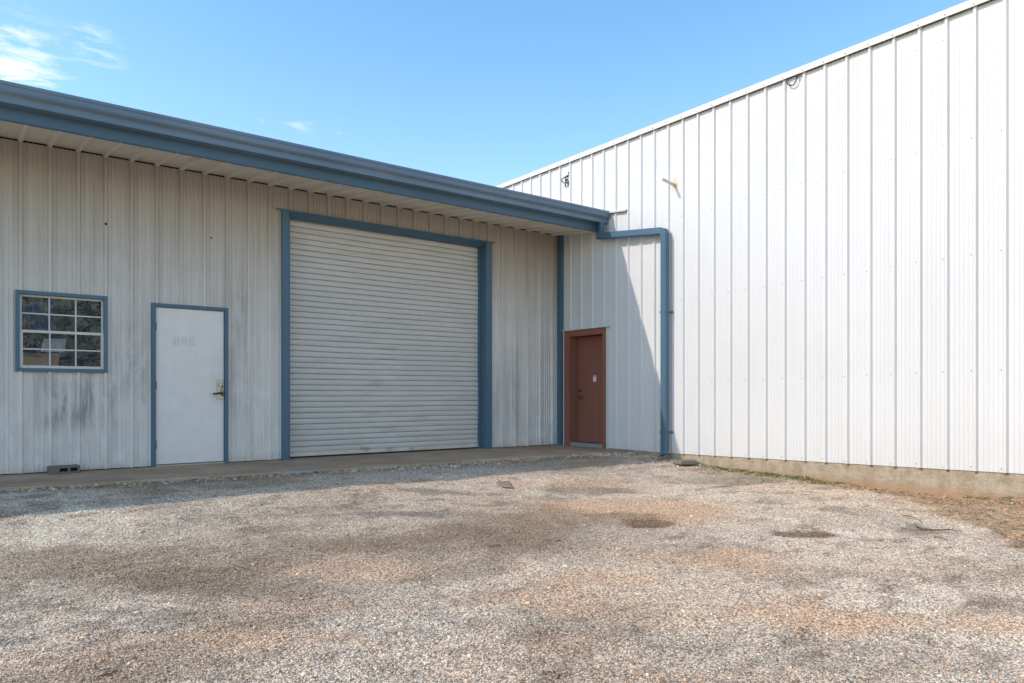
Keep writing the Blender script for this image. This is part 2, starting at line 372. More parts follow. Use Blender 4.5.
# ------------------------------------------------------------------ real gravel stones near the viewer (one mass)
def stones(n, sampler, size, seed, flat=.62):
    r = np.random.default_rng(seed)
    x, y = sampler(r, n); n = len(x)
    s = size(r, n, x, y)
    base = np.array([[1,0,0],[-1,0,0],[0,1,0],[0,-1,0],[0,0,1],[0,0,-1]], float)
    V = np.repeat(base[None], n, 0)*(1+.38*(r.random((n,6,1))-.5)*2) + (r.random((n,6,3))-.5)*.62
    V[:, :, 2] *= flat; V[:, :, 0] *= (1+.4*r.random(n))[:, None]
    a = r.random(n)*6.283; ca, sa = np.cos(a)[:, None], np.sin(a)[:, None]
    b = (r.random(n)-.5)*1.0; cb, sb = np.cos(b)[:, None], np.sin(b)[:, None]
    px = V[:,:,0]*cb - V[:,:,2]*sb; pz = V[:,:,0]*sb + V[:,:,2]*cb; py = V[:,:,1]
    qx = px*ca - py*sa; qy = px*sa + py*ca
    z0 = H(x, y) + s*.22
    P = np.stack([qx*s[:,None]+x[:,None], qy*s[:,None]+y[:,None], pz*s[:,None]+z0[:,None]], -1).reshape(-1, 3)
    tri = np.array([[0,2,4],[2,1,4],[1,3,4],[3,0,4],[2,0,5],[1,2,5],[3,1,5],[0,3,5]])
    Fc = (tri[None] + (np.arange(n)*6)[:, None, None]).reshape(-1, 3)
    loc, _ = gcol(x, y)
    pal = np.array([[1.25,1.24,1.22],[1.1,1.08,1.06],[.96,.94,.93],[.70,.67,.65],[.42,.38,.35],[1.12,.96,.80],[.92,.74,.60],[1.6,1.6,1.58]])
    pk = r.choice(8, n, p=[.15,.21,.14,.13,.11,.13,.09,.04])
    c = loc*pal[pk]*(.9+.2*r.random(n))[:, None]
    c = np.repeat(np.clip(c, .02, .85), 6, 0); c = np.concatenate([c, np.ones((len(c),1))], 1)
    return P, Fc, c
def cone(r, n):
    d = 1.9 + (9.2-1.9)*np.sqrt(r.random(n))**1.0*1.0
    d = 1.9 + (9.2-1.9)*r.random(n)**1.25
    lat = (r.random(n)-.5)*2*(d*.74+.9)
    x = CAM[0]+d*FW[0]+lat*RT[0]; y = CAM[1]+d*FW[1]+lat*RT[1]
    hole = np.maximum(patchd(x, y, 803, 529, 26, 4.5), patchd(x, y, 648, 521, 30, 4.5))
    k = (x < -.15) & (-y > edge(x)+.03) & (r.random(n) > soilm(x, y)*.75) & (r.random(n) > np.clip(hole*1.6-.2, 0, .97))
    return x[k], y[k]
P1, F1, C1 = stones(330000, cone, lambda r, n, x, y: .0027+.0036*r.random(n)**2, 5)
def edger(r, n):
    x = -10.5+10.4*r.random(n); y = -(edge(x) + .02 + np.abs(r.normal(0, .16, n)) - .05)
    k = r.random(n) < (.25 + .75*sst(x, -6.2, -3.5)); return x[k], y[k]
P2, F2, C2 = stones(5200, edger, lambda r, n, x, y: .009+.020*r.random(n)**3, 6)
C2[:, :3] = np.clip(C2[:, :3]*1.35, 0, .75)
def sparse(r, n):
    x, y = cone(r, n); return x, y
P3, F3, C3 = stones(1500, sparse, lambda r, n, x, y: .009+.007*r.random(n)**2, 8)
def wallr(r, n):
    y = -2.0 - 6.5*r.random(n); x = -np.abs(r.normal(0, .35, n)) - .03
    return x, y
P4, F4, C4_ = stones(1500, wallr, lambda r, n, x, y: .007+.014*r.random(n)**3, 9)
off = np.cumsum([0, len(P1), len(P2), len(P3)])
me = fastmesh('gravel_stones', np.concatenate([P1,P2,P3,P4]), np.concatenate([F1, F2+off[1], F3+off[2], F4+off[3]]), np.concatenate([C1,C2,C3,C4_]))
t = NT('stone'); at = t.n('ShaderNodeVertexColor', layer_name='tint')
me.materials.append(t.fin(at.outputs['Color'], .85, .25))
o = bpy.data.objects.new('gravel', me); COL.objects.link(o)
tag(o, 'loose grey and tan crushed gravel covering the yard in front of the buildings', 'gravel', kind='stuff')

# ------------------------------------------------------------------ concrete apron (walkway slab)
xs = np.concatenate([np.arange(-22, -12, 1.), np.arange(-12, .001, .12)])
top = []; 
for x in xs:
    e = float(edge(x)) + (float(fbm(np.array(x), np.array(3.), 2.5, 91))-.5)*.10 + (random.random()-.5)*.012
    top.append((min(x, -.002), -e))
mb = MB(); n = len(top); V = []; Fc = []
for x, y in top:
    V += [(x, 11.8, 0), (x, .02, 0), (x, y+.012, 0), (x, y, -.012), (x, y, -.30)]
for i in range(n-1):
    for j in range(4): a = i*5+j; Fc.append((a, a+1, a+6, a+5))
mb.add(V, Fc); tag(mb.build('concrete_walkway', M_slab), kind='structure')

# ------------------------------------------------------------------ ribbed sheet panel
def rib_profile(s0, s1, phase, pitch, h=.036, minor=.0085):
    pts = []
    k0 = int(math.floor((s0-phase)/pitch))-1; k1 = int(math.ceil((s1-phase)/pitch))+1
    for k in range(k0, k1+1):
        c = phase + k*pitch
        pts += [(c-.030, 0), (c-.013, h), (c+.013, h), (c+.030, 0)]
        for q in (.25, .42, .58, .75):
            m = c + q*pitch
            pts += [(m-.011, 0), (m-.005, minor), (m+.005, minor), (m+.011, 0)]
    pts.sort()
    def at(s):
        for a, b in zip(pts, pts[1:]):
            if a[0] <= s <= b[0]: return a[1] + (b[1]-a[1])*(s-a[0])/max(1e-9, b[0]-a[0])
        return 0
    out = [(s0, at(s0))] + [q for q in pts if s0 < q[0] < s1] + [(s1, at(s1))]
    return out, at
def sheet(mb, s0, s1, phase, pitch, z0f, z1f, to3, holes=(), h=.036, minor=.0085):
    prof, at = rib_profile(s0, s1, phase, pitch, h, minor)
    for a, b, _, _ in holes:
        for e in (a, b): prof.append((e, at(e)))
    prof.sort()
    for (sa, da), (sb, db) in zip(prof, prof[1:]):
        if sb-sa < 1e-6: continue
        mid = (sa+sb)/2; segs = [('lo', 'hi')]
        for a, b, c, d in holes:
            if a <= mid <= b: segs = [('lo', c), (d, 'hi')] if c > -1 else [(d, 'hi')]
        for u, w_ in segs:
            za = z0f(sa) if u == 'lo' else u; zb = z0f(sb) if u == 'lo' else u
            ya = z1f(sa) if w_ == 'hi' else w_; yb = z1f(sb) if w_ == 'hi' else w_
            mb.add([to3(sa, da, za), to3(sb, db, zb), to3(sb, db, yb), to3(sa, da, ya)], [(0,1,2,3)])

# ================================================================== WORKSHOP (left building)
ws = tag(empty('metal_workshop', (-10, 5, 0)), 'weathered off-white ribbed metal workshop with blue trim, blue gutter and a roll-up door', 'building')
WT = 4.075
ph = -.187
WIN = (-8.755, -7.80, 1.275, 2.235); DR = (-7.225, -6.31, -2, 2.165); RU = (-5.40, -1.76, -2, 3.732)
mb = MB()
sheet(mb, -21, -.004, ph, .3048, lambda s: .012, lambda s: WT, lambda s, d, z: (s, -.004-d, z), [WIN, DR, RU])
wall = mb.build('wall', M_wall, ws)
mb = MB()      # remaining sides
sheet(mb, 0, 12, 0, .3048, lambda s: 0, lambda s: 4.1+.083*(6-abs(s-6)), lambda s, d, z: (-21-d, s, z))
sheet(mb, -21, -.05, ph, .3048, lambda s: 0, lambda s: 4.1, lambda s, d, z: (s, 12+d, z))
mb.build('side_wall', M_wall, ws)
# roof : two ribbed slopes with thickness
mb = MB()
def rz(y): return 4.262 + .0833*(min(y, 6)+1.34) - .0833*max(0, y-6)
for ya, yb in ((-1.34, 6), (6, 12.4)):
    prof, _ = rib_profile(-21.2, -.02, ph, .3048, .032, 0)
    for (sa, da), (sb, db) in zip(prof, prof[1:]):
        mb.add([(sa, ya, rz(ya)+da-.012), (sb, ya, rz(ya)+db-.012), (sb, yb, rz(yb)+db-.012), (sa, yb, rz(yb)+da-.012)], [(0,1,2,3)])
mb.build('roof', M_roof, ws)
# soffit
mb = MB()
def sz(w): return 4.098 - (4.098-3.962)*w/1.2
prof, _ = rib_profile(-21.2, -.01, ph, .3048, .040, .002)
for (sa, da), (sb, db) in zip(prof, prof[1:]):
    mb.add([(sa, .05, sz(-.05)-da), (sb, .05, sz(-.05)-db), (sb, -1.2, sz(1.2)-db), (sa, -1.2, sz(1.2)-da)], [(0,1,2,3)])
mb.build('soffit', M_soff, ws)
MB().box(-21.2, -.01, .01, .10, 4.02, 4.20).build('eave_light_block', M_dark, ws)  # dark box added behind the eave gap to stop light leaking through
# fascia
mb = MB().box(-21.25, -.03, -1.222, -1.20, 3.935, 4.26)
mb.box(-21.25, -.03, -1.222, -1.17, 3.925, 3.9345)
mb.build('fascia', M_blue, ws, .002)
# gutter : open K-style channel
prof = [(-1.226,4.262),(-1.226,4.075),(-1.318,4.075),(-1.322,4.082),(-1.322,4.125),(-1.332,4.145),(-1.356,4.160),(-1.376,4.176),(-1.385,4.200),(-1.387,4.232),(-1.396,4.240),(-1.400,4.250),(-1.400,4.272),(-1.394,4.278),(-1.382,4.275)]
th_ = 0.0025
inner = [(y+ (th_ if i > 1 else -th_), z+ (th_ if i in (1,2) else 0)) for i, (y, z) in enumerate(prof)]
inner[1] = (prof[1][0]-th_, prof[1][1]+th_); inner[2] = (prof[2][0]+th_, prof[2][1]+th_)
mb = MB(); prof = [(y-(.055 if i > 1 else 0), z-.012) for i, (y, z) in enumerate(prof)]; inner = [(y-(.055 if i > 1 else 0), z-.012) for i, (y, z) in enumerate(inner)]; ring = prof + inner[::-1]
cuts = [-21.25, -18.2, -15.15, -12.1, -9.05, -6.0, -2.95, -.012]
mb.loft([[(x, y, z) for y, z in ring] for x in (-21.25, -.012)])
for x0 in (-.0115, -21.252):   # end caps
    cap = [(x0, y, z) for y, z in prof] 
    mb.add(cap + [(x0+.002, y, z) for y, z in prof], [tuple(range(len(prof)))])
gut = mb.build('gutter', M_gut, ws)
for x in cuts[1:-1]:     # lapped joints
    j = [(y-.0016, z-.001) for y, z in prof[2:13]]
    MB().loft([[(xx, y, z) for y, z in j] for xx in (x-.02, x+.02)], closed=False).build('gutter_joint', M_gut, gut)
# corner post trim
MB().box(-.085, -.012, -.150, -.042, .0, 4.07).build('corner_trim', M_blue, ws, .002)
# flashing where the roof edge meets the warehouse
mb = MB().add([(-.005,-1.25,4.30),(-.075,-1.25,4.27),(-.075,-1.86,4.205),(-.005,-1.86,4.235)], [(0,1,2,3)])
mb.add([(-.075,-1.25,4.27),(-.075,-1.25,4.25),(-.075,-1.86,4.185),(-.075,-1.86,4.205)], [(0,1,2,3)])
fl = mb.build('flashing', M_roof, ws); sm_ = fl.modifiers.new('s', 'SOLIDIFY'); sm_.thickness = .003

# --- roll-up door
rd = empty('roll_up_door', (-3.58, .1, 0), ws)
def frame3(mb, x0, x1, zt, wx, wz, yf, yb):
    mb.box(x0, x0+wx, yf, yb, 0, zt); mb.box(x1-wx, x1, yf, yb, 0, zt)
    mb.box(x0+wx, x1-wx, yf, yb, zt-wz, zt)
mb = MB(); mb.box(-5.50, -5.392, -.062, .25, .0, 3.735); jl = mb.build('jamb', M_blue, rd, .004)
mb = MB(); mb.box(-1.785, -1.655, -.062, .25, .0, 3.735); mb.build('jamb', M_blue, rd, .004)
mb = MB(); mb.add([(-5.391,.06,3.652),(-1.786,.06,3.652),(-1.786,.25,3.652),(-5.391,.25,3.652),(-5.391,-.060,3.733),(-1.786,-.060,3.733),(-1.786,.25,3.733),(-5.391,.25,3.733)],
   [(0,3,2,1),(4,5,6,7),(0,1,5,4),(1,2,6,5),(2,3,7,6),(3,0,4,7)]); mb.box(-5.60, -1.60, -.075, -.0625, 3.722, 3.742); mb.build('header', M_blue, rd, .003)
for x in (-5.373, -1.835): MB().box(x, x+.05, .10, .20, .0, 3.653).build('guide_rail', M_blue, rd)
mb = MB(); pitch = .0868; nz = int(3.60/pitch)+1; xs_ = np.linspace(-5.34, -1.82, 37); rows = []
for k in range(nz*8+1):
    z = .085 + (k//8)*pitch + pitch*[0, .08, .22, .36, .5, .64, .78, .92][k % 8]
    d = [-.006, .015, .019, .0205, .021, .0205, .019, .015][k % 8]
    rows.append((z, d))
V = []; 
for z, d in rows:
    for x in xs_:
        bow = (fbm(np.array(x), np.array(z), 1.1, 101)-.5)
        zz = z + (fbm(np.array(x*.8), np.array(z*1.5), 1.0, 107)-.5)*.018*min(1, z/.3)
        V.append((x, .155 - d + float(bow)*.03, float(zz)))
nxx = len(xs_); Fc = [(i*nxx+j, i*nxx+j+1, (i+1)*nxx+j+1, (i+1)*nxx+j) for i in range(len(rows)-1) for j in range(nxx-1)]
mb.add(V, Fc); cur = mb.build('curtain', M_shut, rd, smooth=False)
mb = MB(); mb.box(-5.345, -1.815, .12, .165, .028, .088); mb.box(-5.345, -1.815, .105, .12, .028, .040)
mb.build('bottom_bar', paint('rust_streaked_bar', (.60,.56,.50), dirt=(.30,.17,.09), amount=1., streak=(5,5,6)), rd, .002)
MB().box(-4.15, -4.02, .085, .118, .095, .125).build('pull_handle', M_steel, rd, .004)
MB().box(-5.36, -1.80, .14, .16, .004, .029).build('rubber_seal', M_black, rd)

# --- white personnel door
pd = empty('entry_door', (-6.77, 0, 0), ws)
mb = MB(); mb.box(-7.262, -7.215, -.052, .10, 0, 2.21); mb.box(-6.322, -6.272, -.052, .10, 0, 2.21); mb.box(-7.215, -6.322, -.052, .10, 2.163, 2.21)
mb.build('door_frame', M_blue, pd, .003)
leaf = MB().box(-7.210, -6.327, -.020, .025, .030, 2.158).build('door_leaf', M_leaf, pd, .003)
MB().box(-7.215, -6.322, -.045, .08, .0, .022).build('threshold', M_steel, pd, .002)
for z in (.30, 1.10, 1.90):
    MB().tube([(-7.213, -.030, z-.055), (-7.213, -.030, z+.055)], .009, 8).build('hinge', M_dark, pd)
mb = MB(); mb.box(-6.425, -6.340, -.027, -.0205, .90, 1.19); mb.tube([(-6.38,-.027,1.115), (-6.38,-.045,1.115)], .024, 12)
plate = mb.build('lock_plate', M_steel, pd, .002)
mb = MB(); mb.tube([(-6.38,-.027,.995), (-6.38,-.075,.995)], .014, 10); mb.tube([(-6.372,-.075,.998), (-6.42,-.082,.994), (-6.49,-.078,.985)], .016, 8, 1, .8)
mb.build('door_handle', NT('dark_bronze').fin((.06,.05,.04), .45, .5, .4), pd, smooth=True)
mb = MB(); mb.tube([(-6.352,-.028,.96), (-6.350,-.055,.985), (-6.350,-.058,1.06), (-6.352,-.028,1.10)], .011, 8)
mb.build('pull_bar', M_steel, pd, smooth=True)

# --- window
wn = empty('window', (-8.28, 0, 1.26), ws)
x0, x1, z0, z1 = -8.775, -7.785, 1.258, 2.252
mb = MB(); w_ = .043
mb.box(x0, x0+w_, -.052, .05, z0, z1); mb.box(x1-w_, x1, -.052, .05, z0, z1)
mb.box(x0+w_, x1-w_, -.052, .05, z1-w_, z1); mb.box(x0+w_, x1-w_, -.052, .05, z0, z0+w_)
mb.build('window_frame', M_blue, wn, .003)
ix0, ix1, iz0, iz1 = x0+w_, x1-w_, z0+w_, z1-w_
zm = 1.748
def sash(za, zb, yf, wd, name):
    mb = MB(); mb.box(ix0+.001, ix0+wd, yf, yf+.03, za, zb); mb.box(ix1-wd, ix1-.001, yf, yf+.03, za, zb)
    mb.box(ix0+wd, ix1-wd, yf, yf+.03, za, za+wd); mb.box(ix0+wd, ix1-wd, yf, yf+.03, zb-wd, zb)
    s_ = mb.build(name, M_vinyl, wn, .002)
    mb = MB(); gx0, gx1, gz0, gz1 = ix0+wd, ix1-wd, za+wd, zb-wd
    for k in (1, 2):
        c = gx0+(gx1-gx0)*k/3; mb.box(c-.008, c+.008, yf+.004, yf+.022, gz0, gz1)
    c = (gz0+gz1)/2; mb.box(gx0, gx1, yf+.0055, yf+.0205, c-.008, c+.008)
    mb.build('muntin', M_vinyl, s_)
    mb = MB().box(gx0-.004, gx1+.004, yf+.012, yf+.015, gz0-.004, gz1+.004)
    mb.build('pane', M_glass, s_)
sash(zm+.001, iz1-.001, .005, .026, 'upper_sash')
sash(iz0+.001, zm+.025, -.028, .034, 'lower_sash')
# room behind the window
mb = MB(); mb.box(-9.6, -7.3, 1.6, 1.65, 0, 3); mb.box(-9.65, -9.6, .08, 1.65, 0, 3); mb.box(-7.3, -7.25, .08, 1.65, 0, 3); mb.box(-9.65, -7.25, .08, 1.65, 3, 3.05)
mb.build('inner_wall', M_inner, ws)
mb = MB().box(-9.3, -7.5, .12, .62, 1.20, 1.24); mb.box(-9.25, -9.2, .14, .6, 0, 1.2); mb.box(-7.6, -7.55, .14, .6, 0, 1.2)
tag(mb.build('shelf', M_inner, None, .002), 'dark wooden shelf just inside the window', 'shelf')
mb = MB().add([(-8.72,.18,1.241),(-8.30,.24,1.241),(-8.34,.52,1.241),(-8.76,.46,1.241),(-8.72,.18,1.50),(-8.30,.24,1.50),(-8.34,.52,1.50),(-8.76,.46,1.50)],
   [(0,3,2,1),(4,5,6,7),(0,1,5,4),(1,2,6,5),(2,3,7,6),(3,0,4,7)])
mb.add([(-8.72,.18,1.501),(-8.30,.24,1.501),(-8.30,.12,1.47),(-8.73,.06,1.46)], [(0,1,2,3)])
tag(mb.build('cardboard_box', M_card), 'open brown cardboard box behind the lower left window panes', 'box')
mb = MB().add([(-8.50,.20,1.515),(-8.24,.22,1.525),(-8.22,.26,1.70),(-8.46,.25,1.69)], [(0,1,2,3)]); 
mb.add([(-8.50,.203,1.515),(-8.24,.223,1.525),(-8.22,.263,1.70),(-8.46,.253,1.69)], [(3,2,1,0)])
tag(mb.build('paper_sheet', M_paper), 'white sheet of paper leaning on the cardboard box inside the window', 'paper')
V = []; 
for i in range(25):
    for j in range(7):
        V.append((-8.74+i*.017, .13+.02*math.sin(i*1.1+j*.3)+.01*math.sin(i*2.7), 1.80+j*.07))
tag(MB().add(V, [(i*7+j, (i+1)*7+j, (i+1)*7+j+1, i*7+j+1) for i in range(24) for j in range(6)]).build('reflection_cloth', M_skyrefl, None, 0, True),
    'added blue cloth standing in for the sky reflected in the upper left window panes', 'cloth')  # added sheet, gives the upper left panes their blue sky reflection

# --- downspout (from the gutter across to the warehouse wall and down)
sp = empty('downspout', (-.15, -2.82, 0), ws)
def rect_run(mb, pts, a, b, axis):
    rings = []
    P = [Vector(q) for q in pts]
    for i, q in enumerate(P):
        d0 = (q-P[i-1]).normalized() if i else (P[1]-P[0]).normalized()
        d1 = (P[i+1]-q).normalized() if i < len(P)-1 else d0
        d = (d0+d1).normalized(); k = 1/max(.4, d.dot(d0))
        ax = Vector(axis); bx = d.cross(ax).normalized()
        c = .012
        ring = []
        for sx, sy in ((1,1),(-1,1),(-1,-1),(1,-1)):
            for ex, ey in (((1,0),(0,1)) if sx*sy < 0 else ((0,1),(1,0))):
                ring.append(q + ax*sx*(a/2-(c if ex else 0)) + bx*sy*k*(b/2-(c if ey else 0)))
        rings.append(ring)
    mb.loft(rings)
CXp = -.155
mb = MB(); rect_run(mb, [(-.17,-1.36,4.062),(-.17,-1.36,4.0),(-.16,-1.345,3.92),(CXp,-1.33,3.85)], .10, .085, (1,0,0)) 
mb.build('outlet_elbow', M_blue, sp)
mb = MB(); rect_run(mb, [(CXp,-1.26,3.835),(-.120,-2.71,3.672),(-.118,-2.76,3.650),(-.118,-2.78,3.61),(-.118,-2.78,.15),(-.13,-2.79,.07),(-.18,-2.81,.01),(-.21,-2.82,-.01)], .11, .115, (1,0,0))
mb.build('pipe', M_blue, sp)
for z in (2.33, .36):
    mb = MB(); mb.box(-.176, -.046, -2.842, -2.718, z-.016, z+.016); mb.box(-.0459, -.038, -2.885, -2.70, z-.016, z+.016)
    mb.tube([(-.047,-2.868,z),(-.062,-2.868,z)], .012, 8)
    mb.build('strap', M_blue, sp, .001)
# fasteners, bolt holes
def heads(mb, pts, r, nrm):
    n_ = Vector(nrm); a = Vector((0,0,1)); b = n_.cross(a)
    for q in pts:
        q = Vector(q); ring = [q + a*math.cos(k*math.pi/3)*r + b*math.sin(k*math.pi/3)*r for k in range(6)]
        r2 = [w0*1 + (q-w0)*.4 + n_*r*.8 for w0 in ring]
        mb.add([tuple(v_) for v_ in ring+r2], [(k, (k+1) % 6, 6+(k+1) % 6, 6+k) for k in range(6)] + [(6,7,8,9,10,11)])
pts = []
for k in range(0, 40):
    x = ph - k*.3048 + .048
    for z in (.12, 1.14, 2.45, 3.86):
        xx = x; 
        if any(a-.05 < xx < b+.05 and c-.05 < z < d+.08 for a, b, c, d in (WIN, DR, RU)): continue
        if xx > -.11: continue
        pts.append((xx, -.005, z+random.uniform(-.01,.01)))
mb = MB(); heads(mb, pts, .0065, (0,-1,0)); tag(mb.build('screw_heads', M_screw, ws), kind='stuff')
for x, y, z in ((-7.807, -.040, 3.19), (-6.50, -.004, 3.19)):
    MB().tube([(x, y, z), (x, y-.0045, z)], .016, 10).build('bolt_hole', M_dark, ws)

# ================================================================== WAREHOUSE (right building)
wh = tag(empty('metal_warehouse', (8, -2, -.15)), 'tall bright white ribbed metal warehouse with a small red door at its inner corner', 'building')
WTOP = 5.43
def zb(s):   # s = y
    w = -s; return .012 + max(0, (w-2.8))*.0185
RD = (-1.35, -.215, -2, 2.19)
mb = MB(); sheet(mb, -17, 13, -4.283, .3020, zb, lambda s: WTOP, lambda s, d, z: (-.010-d, s, z), [RD], h=.030, minor=.004)
mb.build('wall', M_white, wh)
mb = MB()
sheet(mb, 0, 16, 0, .3048, lambda s: 0, lambda s: WTOP+.083*(8-abs(s-8)), lambda s, d, z: (s, -17-d, z))
sheet(mb, 0, 16, 0, .3048, lambda s: 0, lambda s: WTOP+.083*(8-abs(s-8)), lambda s, d, z: (s, 13+d, z))
sheet(mb, -17, 13, 0, .3048, lambda s: 0, lambda s: WTOP, lambda s, d, z: (16+d, s, z))
mb.build('side_wall', M_white, wh)
mb = MB()
for xa, xb in ((-.05, 8), (16.05, 8)):
    f_ = lambda x: 5.497 + .083*(8-abs(x-8))
    prof, _ = rib_profile(-17.1, 13.1, -4.283, .302, .03, 0)
    for (sa, da), (sb, db) in zip(prof, prof[1:]):
        mb.add([(xa, sa, f_(xa)+da-.03), (xa, sb, f_(xa)+db-.03), (xb, sb, f_(xb)+db-.03), (xb, sa, f_(xb)+da-.03)], [(0,1,2,3)])
mb.build('roof', M_roof, wh)
mb = MB()      # eave trim with return, in lapped lengths
ys = [-17.1, -11.0, -7.95, -4.9, -1.85, 1.2, 13.1]
for i, (a, b) in enumerate(zip(ys, ys[1:])):
    e = .0015*(i % 2)
    mb.box(-.068-e, -.0605-e, a, b+.03, 5.423-e, 5.512+e); mb.box(-.0602-e, -.004, a, b, 5.505+e, 5.510+e)
    mb.box(-.0602-e, -.048, a, b, 5.425-e, 5.431-e)
mb.build('eave_trim', M_trimw, wh, .002)
mb = MB(); heads(mb, [(-.070, -4.283+k*.302, 5.45) for k in range(-40, 50)], .008, (-1,0,0))
tag(mb.build('trim_screws', NT('rusty_screw').fin((.30,.17,.12), .6, .3, .2), wh), kind='stuff')
# foundation
mb = MB(); ysl = list(np.arange(-17, 0.01, .25)); V = []
for y in ysl:
    V += [(.0, y, zb(y)-.002), (-.003, y, zb(y)-.05), (.0, y, -.7), (.3, y, -.7), (.3, y, zb(y)-.002)]
V = V; Fc = [(i*5+j, i*5+(j+1) % 5, (i+1)*5+(j+1) % 5, (i+1)*5+j) for i in range(len(ysl)-1) for j in range(5)]
Vd = [(x, y, z if not (RD[0] < y < RD[1]) else min(z, .0)) for x, y, z in V]
mb.add(Vd, Fc); mb.build('foundation', M_found, wh)
mb = MB(); pts = []
for k in range(-14, 45):
    y = -4.283 - k*.302 + .046
    for z in (.02, 1.15, 2.50, 3.85, 5.1):
        zz = z + zb(y) + (.02 if z < .1 else 0)
        if RD[0]-.1 < y < RD[1]+.1 and zz < 2.3: continue
        if y > -.12 and zz < 4.4: continue
        pts.append((-.011, y, zz+random.uniform(-.01,.01)))
heads(mb, pts, .0085, (-1,0,0)); tag(mb.build('screw_heads', M_screw, wh), kind='stuff')
# red door
dd = empty('side_door', (0, -.73, 0), wh)
fy0, fy1 = -1.372, -.197; 
mb = MB(); mb.box(-.052, .24, -0.3550, fy1-.012, .0, 2.195); mb.box(-.052, .24, fy0+.012, -1.2550, .0, 2.195); mb.box(-.052, .24, -1.2550, -0.3550, 2.085, 2.195)
mb.build('door_frame', M_red, dd, .003)
MB().box(.185, .23, -1.2500, -0.3600, .075, 2.08).build('door_leaf', M_red, dd, .002)
MB().box(-.03, .24, -1.2540, -0.3560, .0, .066).build('threshold', paint('grey_sill', (.30,.29,.27), amount=.4), dd, .004)
mb = MB(); mb.box(-.060, .0, fy1-.0115, fy1+.006, .0, 2.197); mb.box(-.060, .0, fy0-.006, fy0+.0115, .0, 2.197); mb.box(-.085, .0, fy0-.07, fy1+.02, 2.1975, 2.212)
mb.build('edge_trim', M_trimw, dd)
mb = MB(); mb.tube([(.184,-0.4250,1.06),(.160,-0.4250,1.06)], .028, 12); mb.build('deadbolt', paint('dark_brass', (.12,.07,.05)), dd, smooth=True)
mb = MB(); mb.tube([(.184,-0.4250,.93),(.13,-0.4250,.93)], .018, 10); mb.tube([(.132,-0.4200,.93),(.128,-0.4700,.93),(.134,-0.5400,.925)], .011, 8); mb.tube([(.184,-0.4250,.93),(.176,-0.4250,.93)], .033, 12)
mb.build('door_handle', paint('dark_brass2', (.12,.07,.05)), dd, smooth=True)
mb = MB(); mb.box(.1815, .184, -0.8500, -0.7750, 1.22, 1.345); mb.build('notice', M_paper, dd)
MB().box(.1795, .1813, -0.8350, -0.7900, 1.31, 1.34).build('notice_mark', NT('faded_red_ink').fin((.5,.12,.1), .7, .2), dd)
# conduit stub
mb = MB(); mb.tube([(.0,-2.893,4.410),(-.16,-2.90,4.425),(-.335,-2.905,4.452)], .023, 10); mb.tube([(-.012,-2.893,4.411),(-.03,-2.893,4.412)], .032, 10)
mb.build('conduit_stub', M_rust, wh, smooth=False)
# frayed wire stubs and cable loop
def wire(pts, r=.006):
    P = [Vector(q) for q in pts]; out = []
    for i in range(len(P)-1):
        a = P[max(0, i-1)]; b = P[i]; c = P[i+1]; d = P[min(len(P)-1, i+2)]
        for k in range(5):
            u = k/5; out.append(.5*((2*b)+(c-a)*u+(2*a-5*b+4*c-d)*u*u+(3*b-a-3*c+d)*u**3))
    out.append(P[-1]); return out
mb = MB()
for q in ([(-.01,-.30,5.20),(-.06,-.27,5.17),(-.05,-.25,5.09),(-.04,-.30,5.03)], [(-.01,-.28,5.18),(-.07,-.22,5.16),(-.08,-.17,5.12),(-.04,-.20,5.06)],
          [(-.01,-.31,5.21),(-.05,-.33,5.25)], [(-.01,-.24,5.14),(-.07,-.28,5.08),(-.05,-.24,4.99),(-.03,-.21,5.03)], [(-.01,-.26,5.12),(-.05,-.33,5.04),(-.04,-.30,4.98)]):
    mb.tube(wire(q), .010, 6)
mb.build('wire_stub', M_black, wh)
mb = MB(); mb.tube(wire([(-.035,-4.945,5.45),(-.06,-4.95,5.36),(-.06,-4.99,5.31),(-.06,-5.05,5.30),(-.06,-5.09,5.35),(-.06,-5.10,5.40)]), .0085, 6); mb.tube([(-.06,-5.10,5.385),(-.06,-5.104,5.42)], .014, 8)
mb.build('cable_loop', M_black, wh)

# ================================================================== small things in the yard
# hollow concrete block lying on its side : two cells open to the yard
cb = MB(); L, D, Hh = .33, .19, .090; c0 = Vector((-8.445, -.28, .002)); ang = math.radians(3)
def ctr(x, y, z): return (c0.x + x*math.cos(ang) - y*math.sin(ang), c0.y + x*math.sin(ang) + y*math.cos(ang), c0.z + z)
outer = [(0,0),(L,0),(L,Hh),(0,Hh)]
def slab_box(x0, x1, z0, z1, y0=0, y1=D):
    cb.add([ctr(x0,y0,z0),ctr(x1,y0,z0),ctr(x1,y1,z0),ctr(x0,y1,z0),ctr(x0,y0,z1),ctr(x1,y0,z1),ctr(x1,y1,z1),ctr(x0,y1,z1)],
      [(0,3,2,1),(4,5,6,7),(0,1,5,4),(1,2,6,5),(2,3,7,6),(3,0,4,7)])
slab_box(0, L, 0, .024); slab_box(0, L, .066, Hh)
for a, b in ((0, .11), (.195, .222), (.300, L)): slab_box(a, b, .0245, .0655)
slab_box(.11, .300, .0245, .0655, D-.02, D)
tag(cb.build('concrete_block', M_block, None, .003), 'grey hollow concrete block lying against the wall under the window', 'block')

